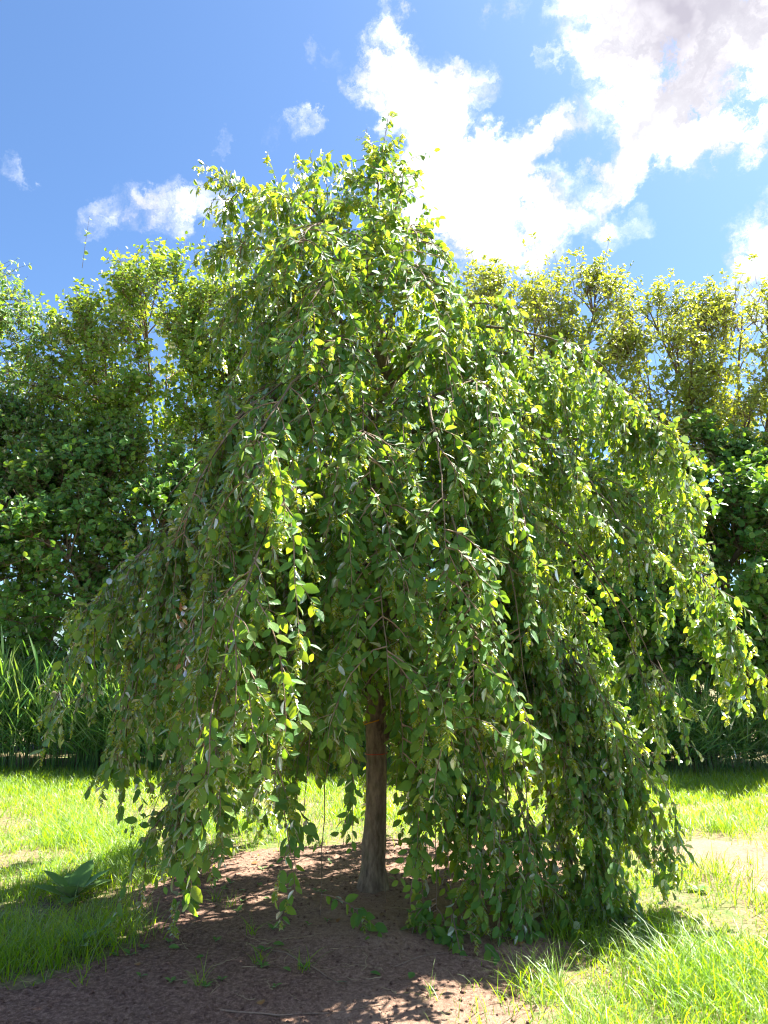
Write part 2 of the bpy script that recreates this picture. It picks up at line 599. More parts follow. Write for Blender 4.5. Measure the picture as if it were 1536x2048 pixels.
def ground_h(x, y):
    return np.maximum(np.maximum(lawn_h(x, y), soil_h(x, y)), patch_h(x, y))


def grid_sheet(name, x0, x1, y0, y1, step, hf, mat, keep=None, attr=None):
    nx, ny = int((x1 - x0) / step) + 1, int((y1 - y0) / step) + 1
    X, Y = np.meshgrid(np.linspace(x0, x1, nx), np.linspace(y0, y1, ny))
    Z = hf(X, Y)
    V = np.stack([X, Y, Z], -1).reshape(-1, 3)
    i = (np.arange(ny - 1)[:, None] * nx + np.arange(nx - 1)[None, :]).reshape(-1)
    F = np.stack([i, i + 1, i + nx + 1, i + nx], 1)
    if keep is not None:
        kp = keep(X, Y).reshape(-1)
        F = F[kp[F].any(axis=1)]
        used = np.unique(F)
        re = np.full(len(V), -1); re[used] = np.arange(len(used))
        V = V[used]; F = re[F]
    me = mesh(name, V, [F], mat, smooth=True)
    if attr is not None:
        a = me.attributes.new('sand', 'FLOAT', 'POINT')
        a.data.foreach_set('value', attr(V[:, 0], V[:, 1]).astype(np.float32))
    return me


# lawn: fine in the middle, one sheet out to the horizon
def lawn_mesh():
    ax = np.concatenate([[-900, -300, -100, -40, -18], np.arange(-9, 9.01, 0.12), [18, 40, 100, 300, 900]])
    ay = np.concatenate([[-900, -300, -100, -40, -15], np.arange(-6, 9.01, 0.12), [18, 40, 100, 300, 900]])
    X, Y = np.meshgrid(ax, ay)
    Z = np.where((np.abs(X) <= 9) & (Y >= -6) & (Y <= 9), lawn_h(X, Y), 0.0)
    V = np.stack([X, Y, Z], -1).reshape(-1, 3)
    nx = len(ax)
    i = (np.arange(len(ay) - 1)[:, None] * nx + np.arange(nx - 1)[None, :]).reshape(-1)
    return mesh('lawn', V, [np.stack([i, i + 1, i + nx + 1, i + nx], 1)], M_LAWN, smooth=True)


link('lawn', lawn_mesh(), kind='structure')
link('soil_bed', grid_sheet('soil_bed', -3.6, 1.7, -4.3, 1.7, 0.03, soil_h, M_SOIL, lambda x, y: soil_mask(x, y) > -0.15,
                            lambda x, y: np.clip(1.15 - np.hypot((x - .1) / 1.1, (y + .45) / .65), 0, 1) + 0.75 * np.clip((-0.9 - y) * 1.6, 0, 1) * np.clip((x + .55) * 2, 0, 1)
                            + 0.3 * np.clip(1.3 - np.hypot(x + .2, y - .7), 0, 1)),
     kind='structure')
link('bare_patch', grid_sheet('bare_patch', 1.5, 4.0, -.5, 2.1, 0.04, patch_h, M_DRY, lambda x, y: patch_mask(x, y) > -0.15), kind='structure')

# soil crumbs: uncountable
oct_v = np.array([(1, 0, 0), (-1, 0, 0), (0, 1, 0), (0, -1, 0), (0, 0, 1), (0, 0, -1)], float)
oct_f = np.array([(0, 2, 4), (2, 1, 4), (1, 3, 4), (3, 0, 4), (2, 0, 5), (1, 2, 5), (3, 1, 5), (0, 3, 5)])
n = 12000
cx, cy = rng.uniform(-2.6, 1.3, n), rng.uniform(-1.9, 1.3, n)
k = soil_mask(cx, cy) > 0.03
cx, cy = cx[k], cy[k]
s = 0.002 + 0.010 * rng.random(len(cx)) ** 4
jit = 1 + 0.35 * rng.standard_normal((len(cx), 6, 3)).clip(-1.2, 1.2)
V = np.stack([cx, cy, soil_h(cx, cy) + s * .3], 1)[:, None] + s[:, None, None] * oct_v[None] * jit * np.array([1, 1, .7])
F = (oct_f[None] + (np.arange(len(cx)) * 6)[:, None, None]).reshape(-1, 3)
tag(link('soil_crumbs', mesh('soil_crumbs', V.reshape(-1, 3), [F], M_SOIL), kind='stuff'), 'small crumbs of earth scattered over the bare soil bed', 'soil')


# ------------------------------------------------------------------ weeping hornbeam
TB = np.array([-0.07, 0.0, 0.0])
tree = empty('weeping_hornbeam', (TB[0], TB[1], 0.0), 'large weeping hornbeam with cascading branches standing on the bare soil bed', 'tree')
trunk_pts = np.array([(-.075, 0, -.05), (-.07, 0, .25), (-.05, .01, .7), (-.055, .0, 1.15), (-.04, -.01, 1.7), (-.02, .01, 2.3), (-.03, .02, 2.9),
                      (-.01, .0, 3.4), (-.02, .0, 3.85), (-.10, .02, 4.25), (-.14, .0, 4.7)])
TK = 60
tl = catmull(trunk_pts, TK)
zt = tl[:, 2]
tr_r = np.interp(zt, [-.05, .05, .2, .6, 1.2, 2.0, 3.0, 3.9, 4.7], [.135, .105, .078, .067, .062, .056, .047, .036, .018])
tv, tf, tuv = tubes(tl[None], tr_r[None], 14)
ang = np.tile(np.arange(14), TK) * 2 * math.pi / 14
rad = np.repeat(tr_r, 14)
ctr = np.repeat(tl, 14, axis=0)
bump = 1 + 0.06 * np.sin(3 * ang + 2.5 * np.repeat(zt, 14)) + 0.045 * np.sin(5 * ang - 6 * np.repeat(zt, 14)) + 0.03 * rng.standard_normal(len(ang))
tv = ctr + (tv - ctr) * bump[:, None]
link('trunk', mesh('trunk', tv, tf, M_BARK, uv=tuv, smooth=True), tree)


def trunk_at(z):
    return np.array([np.interp(z, zt, tl[:, 0]), np.interp(z, zt, tl[:, 1]), z])


LK = 26
limbs = []      # dict(P, r0, L lateral length, dens, droop, s0)


def weep(az, z0, ra, za, re, ze, r0=0.02, drift=0.0, **kw):
    a0, a1 = R(az), R(az + drift)
    t = trunk_at(z0)
    def pt(r, z, f):
        a = a0 + (a1 - a0) * f
        return (t[0] + r * math.cos(a), t[1] + r * math.sin(a), z)
    j = lambda q: q + random.uniform(-.04, .04)
    pts = [tuple(t), pt(ra * .42, z0 + (za - z0) * .62 , .1), pt(ra, j(za), .3), pt(ra + (re - ra) * .45, j(za - (za - ze) * .17), .55),
           pt(ra + (re - ra) * .82, j(za - (za - ze) * .55), .8), pt(re, ze, 1)]
    d = dict(P=catmull(pts, LK), r0=r0, L=0.55, dens=1.0, droop=1.0, s0=0.22)
    d.update(kw)
    limbs.append(d)


_weep = weep


def weep(az, z0, ra, za, re, ze, *a_, **kw):
    a_m = az % 360
    if 35 < a_m < 155:
        kw['dens'] = kw.get('dens', 1.0) * .68
    if 150 < a_m < 250 and za > 3.0:
        re *= .80
        ra *= .85
    if (a_m < 45 or a_m > 320) and za > 3.8:
        za -= .2
    if 275 < a_m < 333:
        re *= .70
        ra *= .85
    _weep(az, z0, ra, za, re, ze, *a_, **kw)


def path(pts, r0=0.015, **kw):
    d = dict(P=catmull(pts, LK), r0=r0, L=0.3, dens=1.0, droop=0.5, s0=0.08)
    d.update(kw)
    limbs.append(d)


ru = random.uniform
# low skirt
for az in (-58, -22, 8, 38, 75, 110, 145, 172, 200, 228, -70, -116):
    left_ = 165 < az < 240
    front_ = abs(((az + 90) + 180) % 360 - 180) < 35
    weep(az + ru(-6, 6), ru(1.0, 1.55), ru(.45, .7) if not front_ else .42, ru(1.7, 2.0), (ru(1.35, 1.7) if not left_ else 1.3) if not front_ else ru(.6, .8), (ru(.2, .4) if not left_ else .62) if not front_ else .12,
         .018, ru(-18, 18), L=.5, dens=.85 if not front_ else .55)
# second tier
for az in (-65, -38, -8, 20, 50, 88, 125, 158, 182, 208, 236, 252):
    weep(az + ru(-6, 6), ru(1.7, 2.3), ru(.75, 1.05), ru(2.45, 2.8), ru(1.65, 1.95) if not 175 < az < 245 else ru(1.4, 1.6), ru(.85, 1.3) if not 175 < az < 245 else ru(1.1, 1.4), .021, ru(-15, 15), L=.6)
# third tier
for az in (-70, -48, -18, 5, 28, 58, 95, 135, 165, 190, 215, 245):
    weep(az + ru(-6, 6), ru(2.5, 3.1), ru(.7, 1.0), ru(3.1, 3.5), ru(1.7, 2.0), ru(1.75, 2.3), .021, ru(-12, 12), L=.55)
# fourth tier
for az in (-75, -30, 0, 32, 70, 120, 160, 205, 240):
    weep(az + ru(-6, 6), ru(3.3, 3.75), ru(.45, .75), ru(3.95, 4.3), ru(1.1, 1.5), ru(3.0, 3.4), .018, ru(-12, 12), L=.42, s0=.1)
# long arms that show in the outline
weep(3, 3.2, .75, 3.98, 2.05, 2.95, .024, -6, L=.5, dens=1.3)
weep(-14, 3.4, .6, 4.05, 1.7, 3.3, .02, 4, L=.42)
weep(8, 2.9, 1.1, 3.75, 2.38, 2.15, .026, -6, L=.55, dens=1.4)
weep(-3, 2.2, 1.25, 2.75, 2.42, 1.38, .026, 0, L=.42, s0=.3, dens=1.5)
weep(-12, 1.9, 1.1, 2.35, 1.75, 1.2, .022, 6, L=.4)
weep(-24, 1.3, .8, 1.9, 1.68, .45, .024, 14, L=.55, dens=1.5)
weep(5, 1.2, .8, 1.75, 1.55, .3, .02, -8, L=.5)
weep(183, 2.6, .6, 3.35, 2.05, 1.95, .024, 4, L=.42)
weep(188, 1.9, 1.0, 2.5, 1.98, 1.25, .024, 8, L=.5, dens=1.2)
weep(203, 1.8, .9, 2.3, 1.6, 1.15, .024, 4, L=.55, dens=1.2)
weep(228, 3.0, .5, 3.5, 1.45, 2.6, .022, -6, L=.45, dens=1.3)
weep(240, 3.2, .55, 3.6, 1.4, 2.75, .02, 10, L=.45, dens=1.2)
weep(-48, 1.2, .6, 1.75, 1.2, .12, .018, 6, L=.45)
weep(-38, 1.1, .7, 1.6, 1.35, .15, .018, 8, L=.45)
weep(-30, 1.5, .8, 2.0, 1.5, .3, .018, -4, L=.5)
weep(-66, 1.4, .6, 1.9, 1.05, .15, .018, 3, L=.45)
weep(-97, 2.0, .55, 2.35, 1.25, 1.25, .018, 10, L=.5)
weep(-80, 2.6, .6, 3.0, 1.6, 2.0, .018, -8, L=.5)
weep(-104, 2.9, .5, 3.3, 1.15, 2.4, .018, 12, L=.5)
weep(-84, 1.6, .5, 1.95, 1.2, .95, .016, 4, L=.45)
weep(238, 1.4, .6, 1.85, 1.15, .72, .018, 4, L=.5, dens=1.2)
weep(252, 1.35, .55, 1.8, .95, .68, .018, -5, L=.5, dens=1.2)
weep(217, 1.4, .65, 1.9, 1.25, .75, .018, 5, L=.5, dens=1.2)
weep(261, 1.3, .5, 1.7, .75, .5, .016, -4, L=.45)
weep(-18, 1.1, .7, 1.6, 1.4, .2, .018, 6, L=.5, dens=1.3)
weep(12, 1.2, .7, 1.7, 1.45, .3, .018, -6, L=.5, dens=1.3)
weep(-6, 1.5, .8, 1.95, 1.48, .4, .018, -4, L=.5, dens=1.2)
weep(-46, .9, .6, 1.35, 1.4, .12, .016, 6, L=.45, dens=1.5)
weep(-63, .95, .6, 1.4, 1.15, .10, .016, 5, L=.42, dens=1.4)
weep(-29, .9, .7, 1.35, 1.6, .12, .016, -5, L=.45, dens=1.5)
weep(-15, .9, .6, 1.3, 1.2, .15, .016, 5, L=.45, dens=1.4)
# leaders of the crown
path([(-.02, 0, 3.75), (-.1, .02, 4.4), (-.05, .02, 4.95), (-.06, 0, 5.25), (-.07, -.02, 5.42)], .022, L=.26, dens=2.0, droop=.25)
path([(-.05, 0, 3.9), (-.3, -.02, 4.35), (-.62, -.04, 4.72), (-.92, -.06, 5.0), (-1.08, -.05, 5.05), (-1.22, -.05, 4.95)], .02, L=.26, dens=1.7, droop=.35)
path([(-.1, 0, 4.1), (-.3, .1, 4.6), (-.42, .1, 4.85), (-.5, .08, 5.0), (-.72, .06, 5.02)], .015, L=.3, dens=1.8, droop=.4)
path([(-.1, .0, 4.0), (-.5, .1, 4.45), (-.85, .08, 4.62), (-1.12, .04, 4.66), (-1.26, 0, 4.5)], .016, L=.28, dens=1.6, droop=.6)
path([(-.1, -.02, 4.15), (-.38, -.22, 4.55), (-.65, -.35, 4.75), (-.88, -.42, 4.6), (-1.0, -.45, 4.3)], .015, L=.34, dens=1.5, droop=.8)
path([(-.08, 0, 4.3), (.04, -.06, 4.7), (.1, -.1, 5.0), (.12, -.14, 5.12)], .013, L=.25, dens=2.0, droop=.4)
path([(-.06, 0, 4.05), (.08, -.15, 4.4), (.16, -.35, 4.55), (.22, -.55, 4.35), (.26, -.65, 4.1)], .014, L=.3, dens=1.5, droop=.9)
path([(-.06, 0, 3.9), (-.25, -.3, 4.2), (-.4, -.6, 4.35), (-.5, -.85, 4.1), (-.55, -.95, 3.75)], .016, L=.36, dens=1.3, droop=1.0)
path([(-.06, 0, 3.9), (.2, .15, 4.25), (.4, .25, 4.4), (.62, .3, 4.25), (.8, .3, 3.95)], .016, L=.36, dens=1.5, droop=1.0)
path([(-.1, .05, 4.0), (-.3, .4, 4.4), (-.6, .6, 4.55), (-.9, .7, 4.35), (-1.1, .7, 4.0)], .015, L=.36, dens=1.2, droop=.9)
path([(-.08, 0, 3.8), (-.5, -.1, 4.05), (-.85, -.15, 4.2), (-1.1, -.18, 4.05), (-1.25, -.2, 3.7)], .016, L=.4, dens=1.5, droop=1.0)
path([(-.08, .02, 4.2), (0, .2, 4.7), (-.1, .3, 5.1), (-.3, .35, 5.2)], .013, L=.3, dens=1.6, droop=.5)

for d in limbs:
    P = d['P']
    w = np.cumsum(rng.standard_normal((LK, 3)), axis=0) * 0.006
    w -= np.linspace(0, 1, LK)[:, None] * w[-1]
    d['P'] = P + w
    d['P'][1:, 2] = np.maximum(d['P'][1:, 2], 0.06)

for d in limbs:
    rr = d['r0'] * np.linspace(1, 0.04, LK) ** 1.5 + 0.0018
    v, f, uv = tubes(d['P'][None], rr[None], 7)
    link('branch', mesh('branch', v, f, M_LIMB, smooth=True), tree)

# hanging laterals
SK = 8
st_p, st_d, st_L, st_g, st_den = [], [], [], [], []
for d in limbs:
    P = d['P']
    seg = np.linalg.norm(np.diff(P, axis=0), axis=1)
    Ltot = seg.sum()
    nl = int(Ltot / 0.056 * d['dens'])
    fr_ = rng.uniform(d['s0'], 1.0, nl)
    pp, tt = along(np.broadcast_to(P, (nl, LK, 3)), fr_)
    side = norm(np.cross(tt, np.array([0, 0, 1.0])))
    sgn = np.where(rng.random(nl) < .5, -1, 1)[:, None]
    dd = norm(tt * rng.uniform(.4, 1.0, (nl, 1)) + side * sgn * rng.uniform(.5, 1.5, (nl, 1)) + rng.standard_normal((nl, 3)) * .18 + np.array([0, 0, .26]))
    st_p.append(pp); st_d.append(dd)
    st_L.append(1.12 * d['L'] * rng.uniform(.4, 1.4, nl) * np.interp(fr_, [0, .3, .75, 1], [.8, 1.05, 1.0, .6]))
    st_g.append(np.full(nl, d['droop']))
    # leafy limb tip itself
st_p, st_d, st_L, st_g = map(np.concatenate, (st_p, st_d, st_L, st_g))
# foliage gathers in clumps with open gaps between
cl = wave(st_p[:, 0] * 1.0 + st_p[:, 1] * .35, st_p[:, 2] + st_p[:, 1] * .8, 31, 5.5, 3) + .5 * wave(st_p[:, 1], st_p[:, 2] * .7 + st_p[:, 0] * .5, 32, 6.0, 2)
g_ = (cl > -.30) | (st_p[:, 2] > 4.2)
st_p, st_d, st_L, st_g = st_p[g_], st_d[g_], st_L[g_], st_g[g_]


def hang(p, d, L, g, K):
    n_ = len(p)
    out_ = np.zeros((n_, K, 3))
    out_[:, 0] = p
    step = (L / (K - 1))[:, None]
    cur = d.copy()
    for i_ in range(1, K):
        cur = norm(cur + np.array([0, 0, -1.0]) * (g[:, None] * 0.36 * step / 0.08) + rng.standard_normal((n_, 3)) * .07)
        out_[:, i_] = out_[:, i_ - 1] + cur * step
    low = out_[:, :, 2] < 0.05
    out_[:, :, 2] = np.where(low, 0.05 + 0.25 * (0.05 - out_[:, :, 2]).clip(0, .1), out_[:, :, 2])
    return out_


S1 = hang(st_p, st_d, st_L, st_g, SK)


def in_gap(S):
    """the opening in the skirt in front of the trunk"""
    q = (np.abs(S[..., 0] + .045) < .08) & (S[..., 1] < -.05) & (S[..., 2] > .38) & (S[..., 2] < 1.28)
    return q.any(axis=1) & (rng.random(len(S)) < .95)


g_ = ~in_gap(S1)
S1, st_L, st_g = S1[g_], st_L[g_], st_g[g_]
# second order: short hanging twigs off the laterals
rep = np.maximum((st_L / 0.15).astype(int), 1)
idx = np.repeat(np.arange(len(S1)), rep)
f2 = rng.uniform(.12, .95, len(idx))
p2, t2 = along(S1[idx], f2)
d2 = norm(t2 + rng.standard_normal((len(idx), 3)) * .6)
L2 = rng.uniform(.10, .34, len(idx)) * np.interp(st_L[idx], [.1, .5], [.6, 1.0])
S2 = hang(p2, d2, L2, st_g[idx], 4)
g_ = ~in_gap(S2)
S2, L2, idx = S2[g_], L2[g_], idx[g_]
v1, f1, _ = tubes(S1, np.broadcast_to(np.linspace(.0042, .0014, SK), (len(S1), SK)), 4)
v2, fb, _ = tubes(S2, np.broadcast_to(np.linspace(.0022, .0009, 4), (len(S2), 4)), 3)
link('twigs', mesh('twigs', np.vstack([v1, v2]), [f1[0], fb[0] + len(v1)], M_TWIG, smooth=True), tree, kind='stuff')

# leaves
LP, LD, LN, LS = [], [], [], []


def dress(S, L, spacing, start):
    m_ = np.maximum((L / spacing).astype(int), 2)
    ix = np.repeat(np.arange(len(S)), m_)
    first = np.concatenate([[0], np.cumsum(m_)[:-1]])
    kk = np.arange(len(ix)) - np.repeat(first, m_)
    f = start + (1 - start) * (kk + rng.uniform(.1, .9, len(ix))) / m_[ix]
    p, t = along(S[ix], f)
    outw = p - np.array([-.05, 0, 0]); outw[:, 2] = 0
    outw = norm(outw)
    side = norm(np.cross(t, outw + rng.standard_normal(p.shape) * .35))
    sg = np.where(kk % 2 == 0, 1.0, -1.0)[:, None]
    D = norm(t * .55 + side * sg * .75 + np.array([0, 0, -.45]) + rng.standard_normal(p.shape) * .28)
    Nn = norm(outw * .65 + np.array([0, 0, .7]) + rng.standard_normal(p.shape) * .5)
    LP.append(p + D * .006); LD.append(D); LN.append(Nn)
    LS.append(np.clip(rng.normal(.063, .014, len(ix)), .03, .098) * np.interp(f, [0, .7, 1], [1, 1, .72]))


dress(S1, st_L, 0.031, .02)
dress(S2, L2, 0.030, .05)
LP, LD, LN, LS = map(np.concatenate, (LP, LD, LN, LS))
keep = (LP[:, 2] > 0.035)
LP, LD, LN, LS = LP[keep], LD[keep], LN[keep], LS[keep]
print('hornbeam leaves', len(LP))

# fruit clusters: hanging bunches of pointed bracts
nf = 13500
src = rng.integers(0, len(S2), nf)
fp, ft = along(S2[src], rng.uniform(.25, 1.0, nf))
FP = fp
FD = norm(np.array([0, 0, -1.0]) + ft * .35 + rng.standard_normal((nf, 3)) * .2)
FN = norm(rng.standard_normal((nf, 3)))
FS = rng.uniform(.045, .09, nf)
kf = FP[:, 2] > .1
FP, FD, FN, FS = FP[kf], FD[kf], FN[kf], FS[kf]


def fruit_template(seed, nb=11):
    r = np.random.default_rng(seed)
    V, Q, U = [], [], []
    for i_ in range(nb):
        t = .04 + .92 * i_ / (nb - 1)
        a = i_ * 2.4 + r.uniform(-.3, .3)
        ca, sa = math.cos(a), math.sin(a)
        ln = .40 * (1 - .25 * t) * r.uniform(.85, 1.15)
        w = .10
        up = .62
        b = np.array([0, t * .8, 0])
        rd = np.array([ca, 0, sa]); tg = np.array([-sa, 0, ca])
        tip = b + rd * ln * .75 + np.array([0, up * ln, 0])
        mid = b + rd * ln * .48 + np.array([0, up * ln * .38, 0])
        o = len(V)
        V += [b * .75 + mid * .25 + tg * w, tip, b * .75 + mid * .25 - tg * w]
        Q.append((o, o + 1, o + 2))
        U += [(0, 0), (.5, 1), (1, 0)]
    return np.array(V), np.array(Q), np.zeros((0, 4), int), np.array(U, float)


FT = [fruit_template(s_) for s_ in range(3)]
HT = [leaf_template(.55, .14, .10), leaf_template(.60, .05, .20), leaf_template(.52, .22, .05), leaf_template(.58, .10, -.06)]


def split_parts(P, D, Nn, S, tpls, count, name, mat, parent, massname, coarse=None, coarse_y=0.0):
    """the `count` nearest ones as parts of their own, the rest as one mass"""
    dist = np.linalg.norm(P - CAM, axis=1) / S
    order = np.argsort(dist)
    near, far = order[:count], order[count:]
    mes = []
    for i_, tp in enumerate(tpls):
        v, f, uv = leaves(np.zeros((1, 3)), np.array([[0, 1.0, 0]]), np.array([[0, 0, 1.0]]), np.ones(1), tp)
        mes.append(mesh(name, v, f, mat, uv=uv, smooth=True))
    X, Y, Z = frames(D[near], Nn[near])
    b = Vector(parent.location)
    for q, i_ in enumerate(near):
        o = bpy.data.objects.new(name, mes[q % len(mes)])
        col.objects.link(o)
        o.parent = parent
        M = Matrix(((X[q][0], Y[q][0], Z[q][0], 0), (X[q][1], Y[q][1], Z[q][1], 0), (X[q][2], Y[q][2], Z[q][2], 0), (0, 0, 0, 1)))
        o.matrix_basis = Matrix.Translation(Vector(P[i_]) - b) @ M @ Matrix.Scale(float(S[i_]), 4)
    vv, ff, uu, off = [], [], [], 0
    jobs = []
    for i_, tp in enumerate(tpls):
        g = far[i_::len(tpls)]
        if coarse is None:
            jobs.append((g, tp))
        else:
            bk = P[g, 1] > coarse_y
            jobs += [(g[~bk], tp), (g[bk], coarse[i_ % len(coarse)])]
    for g, tp in jobs:
        if not len(g): continue
        v, f, uv = leaves(P[g], D[g], Nn[g], S[g], tp, rng.uniform(.5, 1.6, len(g)))
        vv.append(v); uu.append(uv); ff += [x + off for x in f]
        off += len(v)
    link(massname, mesh(massname, np.vstack(vv), ff, mat, uv=np.vstack(uu), smooth=True), parent, kind='stuff')


split_parts(LP, LD, LN, LS, HT, 300, 'leaf', M_HORN, tree, 'crown', [leaf_template(.58, .14, .12, False), leaf_template(.6, .06, .2, False)], -0.5)
split_parts(FP, FD, FN, FS, FT, 300, 'fruit_cluster', M_FRUIT, tree, 'fruit_clusters')


# straps round the trunk
def strap(name, z, tilt, loose, wid, thick, mat, label, cat):
    t = trunk_at(z)
    rt = float(np.interp(z, zt, tr_r)) * 1.08
    a = np.linspace(0, 2 * math.pi, 37)[:-1]
    r_ = rt + thick + loose * np.maximum(0, -np.cos(a)) ** 1.5
    ring = np.stack([t[0] + r_ * np.cos(a), t[1] + r_ * np.sin(a), z + tilt * np.cos(a) * r_ / rt], 1)
    V = []
    for dr, dz in ((0, -wid), (0, wid), (thick, wid), (thick, -wid)):
        q = ring.copy()
        q[:, 0] += dr * np.cos(a); q[:, 1] += dr * np.sin(a); q[:, 2] += dz
        V.append(q)
    V = np.stack(V, 1).reshape(-1, 3)
    N_ = len(a)
    F = []
    for i_ in range(N_):
        j_ = (i_ + 1) % N_
        for c in range(4):
            F.append((i_ * 4 + c, j_ * 4 + c, j_ * 4 + (c + 1) % 4, i_ * 4 + (c + 1) % 4))
    root = empty(name, (t[0], t[1], z), label, cat)
    link('band', mesh('band', V, [np.array(F)], mat, smooth=False), root)
    # little buckle at the tight side
    c = np.array([t[0] + rt + thick * .5, t[1] - .02, z + tilt])
    bv = np.array([(x, y, q) for x in (-1, 1) for y in (-1, 1) for q in (-1, 1)], float) * np.array([thick * 1.5, wid * 1.6, wid * 1.7]) + c
    bf = np.array([(0, 1, 3, 2), (4, 6, 7, 5), (0, 4, 5, 1), (2, 3, 7, 6), (0, 2, 6, 4), (1, 5, 7, 3)])
    link('buckle', mesh('buckle', bv, [bf], mat), root)


strap('tree_strap', 1.09, .018, .085, .0045, .004, M_STRAP, 'loose orange plastic strap looped around the hornbeam trunk', 'strap')
strap('cable_tie', .88, .002, .0, .0022, .0025, M_RED, 'thin red cable tie tight around the hornbeam trunk below the strap', 'cable tie')


# ------------------------------------------------------------------ hedge trees and shrubs
def shrub(name, label, cat, base, ell, mat, nb, tw, per, lsize, lw, ns=6, tuft=False, shoots=0, shoot_z=None, droop=0.0, spread=.5, twl=(.28, .6), nparts=0, group=None):
    root = empty(name, base, label, cat, group)
    b = np.array(base, float)
    ell = np.array(ell, float)
    vol = ell[:, 3] * ell[:, 4] * ell[:, 5]
    w = (ell[:, 3] * ell[:, 4] + ell[:, 4] * ell[:, 5] + ell[:, 3] * ell[:, 5])
    which = rng.choice(len(ell), nb, p=w / w.sum())
    u = norm(rng.standard_normal((nb, 3)))
    u[:, 1] = np.where(rng.random(nb) < .7, -np.abs(u[:, 1]), u[:, 1])
    rr = rng.uniform(.45, 1.0, nb) ** .5
    C = ell[which, :3] + u * rr[:, None] * ell[which, 3:] * .95
    C[:, 2] = np.maximum(C[:, 2], .35)
    # stems
    K = 14
    SP = []
    for i_ in range(ns):
        e = ell[i_ % len(ell)]
        uu_ = norm(rng.standard_normal(3)) * .55
        tgt = e[:3] + uu_ * e[3:] + np.array([0, 0, e[5] * .35])
        p0 = b + np.array([rng.uniform(-.35, .35), rng.uniform(-.25, .25), -.05])
        m1 = p0 + (tgt - p0) * np.array([.18, .18, .4]) + rng.standard_normal(3) * .12
        m2 = p0 + (tgt - p0) * np.array([.5, .5, .75]) + rng.standard_normal(3) * .15
        SP.append(catmull([p0, m1, m2, tgt], K))
    SP = np.array(SP)
    for i_ in range(ns):
        v, f, _ = tubes(SP[i_][None], (np.linspace(rng.uniform(.05, .085), .012, K))[None], 7)
        link('stem', mesh('stem', v, f, M_STEM, smooth=True), root)
    # boughs from the nearest lower stem point
    flat = SP[:, 2:].reshape(-1, 3)
    dd = np.linalg.norm(C[:, None] - flat[None] + np.array([0, 0, -.5]), axis=2)
    A = flat[np.argmin(dd, axis=1)]
    s_ = np.linspace(0, 1, 7)[None, :, None]
    mid = (A + C) / 2 + np.array([0, 0, .18]) + rng.standard_normal(A.shape) * .12
    BP = (1 - s_) ** 2 * A[:, None] + 2 * s_ * (1 - s_) * mid[:, None] + s_ ** 2 * C[:, None]
    bv, bf, _ = tubes(BP, np.broadcast_to(np.linspace(.016, .005, 7), (nb, 7)), 4)
    # twigs
    nt = nb * tw
    bi = np.repeat(np.arange(nb), tw)
    fr_ = rng.uniform(.45, 1.0, nt)
    tp, tt = along(BP[bi], fr_)
    ec = ell[which[bi], :3]
    od = norm((tp - ec) / ell[which[bi], 3:])
    td = norm(od * .8 + np.array([0, 0, .55 - droop]) + rng.standard_normal((nt, 3)) * spread)
    tL = rng.uniform(*twl, nt)
    if shoots:
        # upright leading shoots along the top of the crown
        top = np.argsort(-C[:, 2])[:max(shoots, 5)]
        sp = C[rng.choice(top, shoots)] + rng.standard_normal((shoots, 3)) * np.array([.35, .3, .05])
        tp = np.vstack([tp, sp])
        td = np.vstack([td, norm(np.array([0, 0, 1.0]) + rng.standard_normal((shoots, 3)) * .22)])
        tL = np.concatenate([tL, rng.uniform(.45, 1.0, shoots)])
    nt2 = len(tp)
    TW = hang(tp, td, tL, np.full(nt2, .10 + droop * .5), 3)
    tv_, tf_, _ = tubes(TW, np.broadcast_to(np.linspace(.005, .002, 3), (nt2, 3)), 3)
    link('twigs', mesh('twigs', np.vstack([bv, tv_]), [bf[0], tf_[0] + len(bv)], M_HTWIG, smooth=True), root, kind='stuff')
    # leaves
    ix = np.repeat(np.arange(nt2), per)
    n_ = len(ix)
    f = rng.random(n_)
    if tuft:
        f = 1 - .6 * f ** 2.2
        f[rng.random(n_) < .25] *= .6
        f[ix >= nt] = 1 - .16 * rng.random((ix >= nt).sum())
    else:
        f = .15 + .85 * f
    p, t = along(TW[ix], f)
    sd = norm(np.cross(t, rng.standard_normal((n_, 3))))
    D = norm(t * (.35 if tuft else .45) + sd * .9 + np.array([0, 0, .1 - droop * .6]) + rng.standard_normal((n_, 3)) * .2)
    Nn = norm(np.array([0, -.25, .8]) + od[np.minimum(ix // 1, len(od) - 1)] * .5 + rng.standard_normal((n_, 3)) * .55)
    S = rng.uniform(lsize * .75, lsize * 1.35, n_)
    tpl = [leaf_template(lw, .18, .15, False), leaf_template(lw * 1.1, .05, .25, False)]
    if nparts:
        split_parts(p, D, Nn, S, [leaf_template(lw, .12, .12), leaf_template(lw * 1.1, .05, .2)], nparts, 'leaf', mat, root, 'crown', tpl, -9.0)
    else:
        vv, ff, uu2, off = [], [], [], 0
        for q, tpq in enumerate(tpl):
            g = slice(q, None, 2)
            v, fs, uv = leaves(p[g], D[g], Nn[g], S[g], tpq, rng.uniform(.4, 1.8, len(p[g])))
            vv.append(v); uu2.append(uv); ff += [x + off for x in fs]
            off += len(v)
        link('crown', mesh('crown', np.vstack(vv), ff, mat, uv=np.vstack(uu2), smooth=True), root, kind='stuff')
    return root


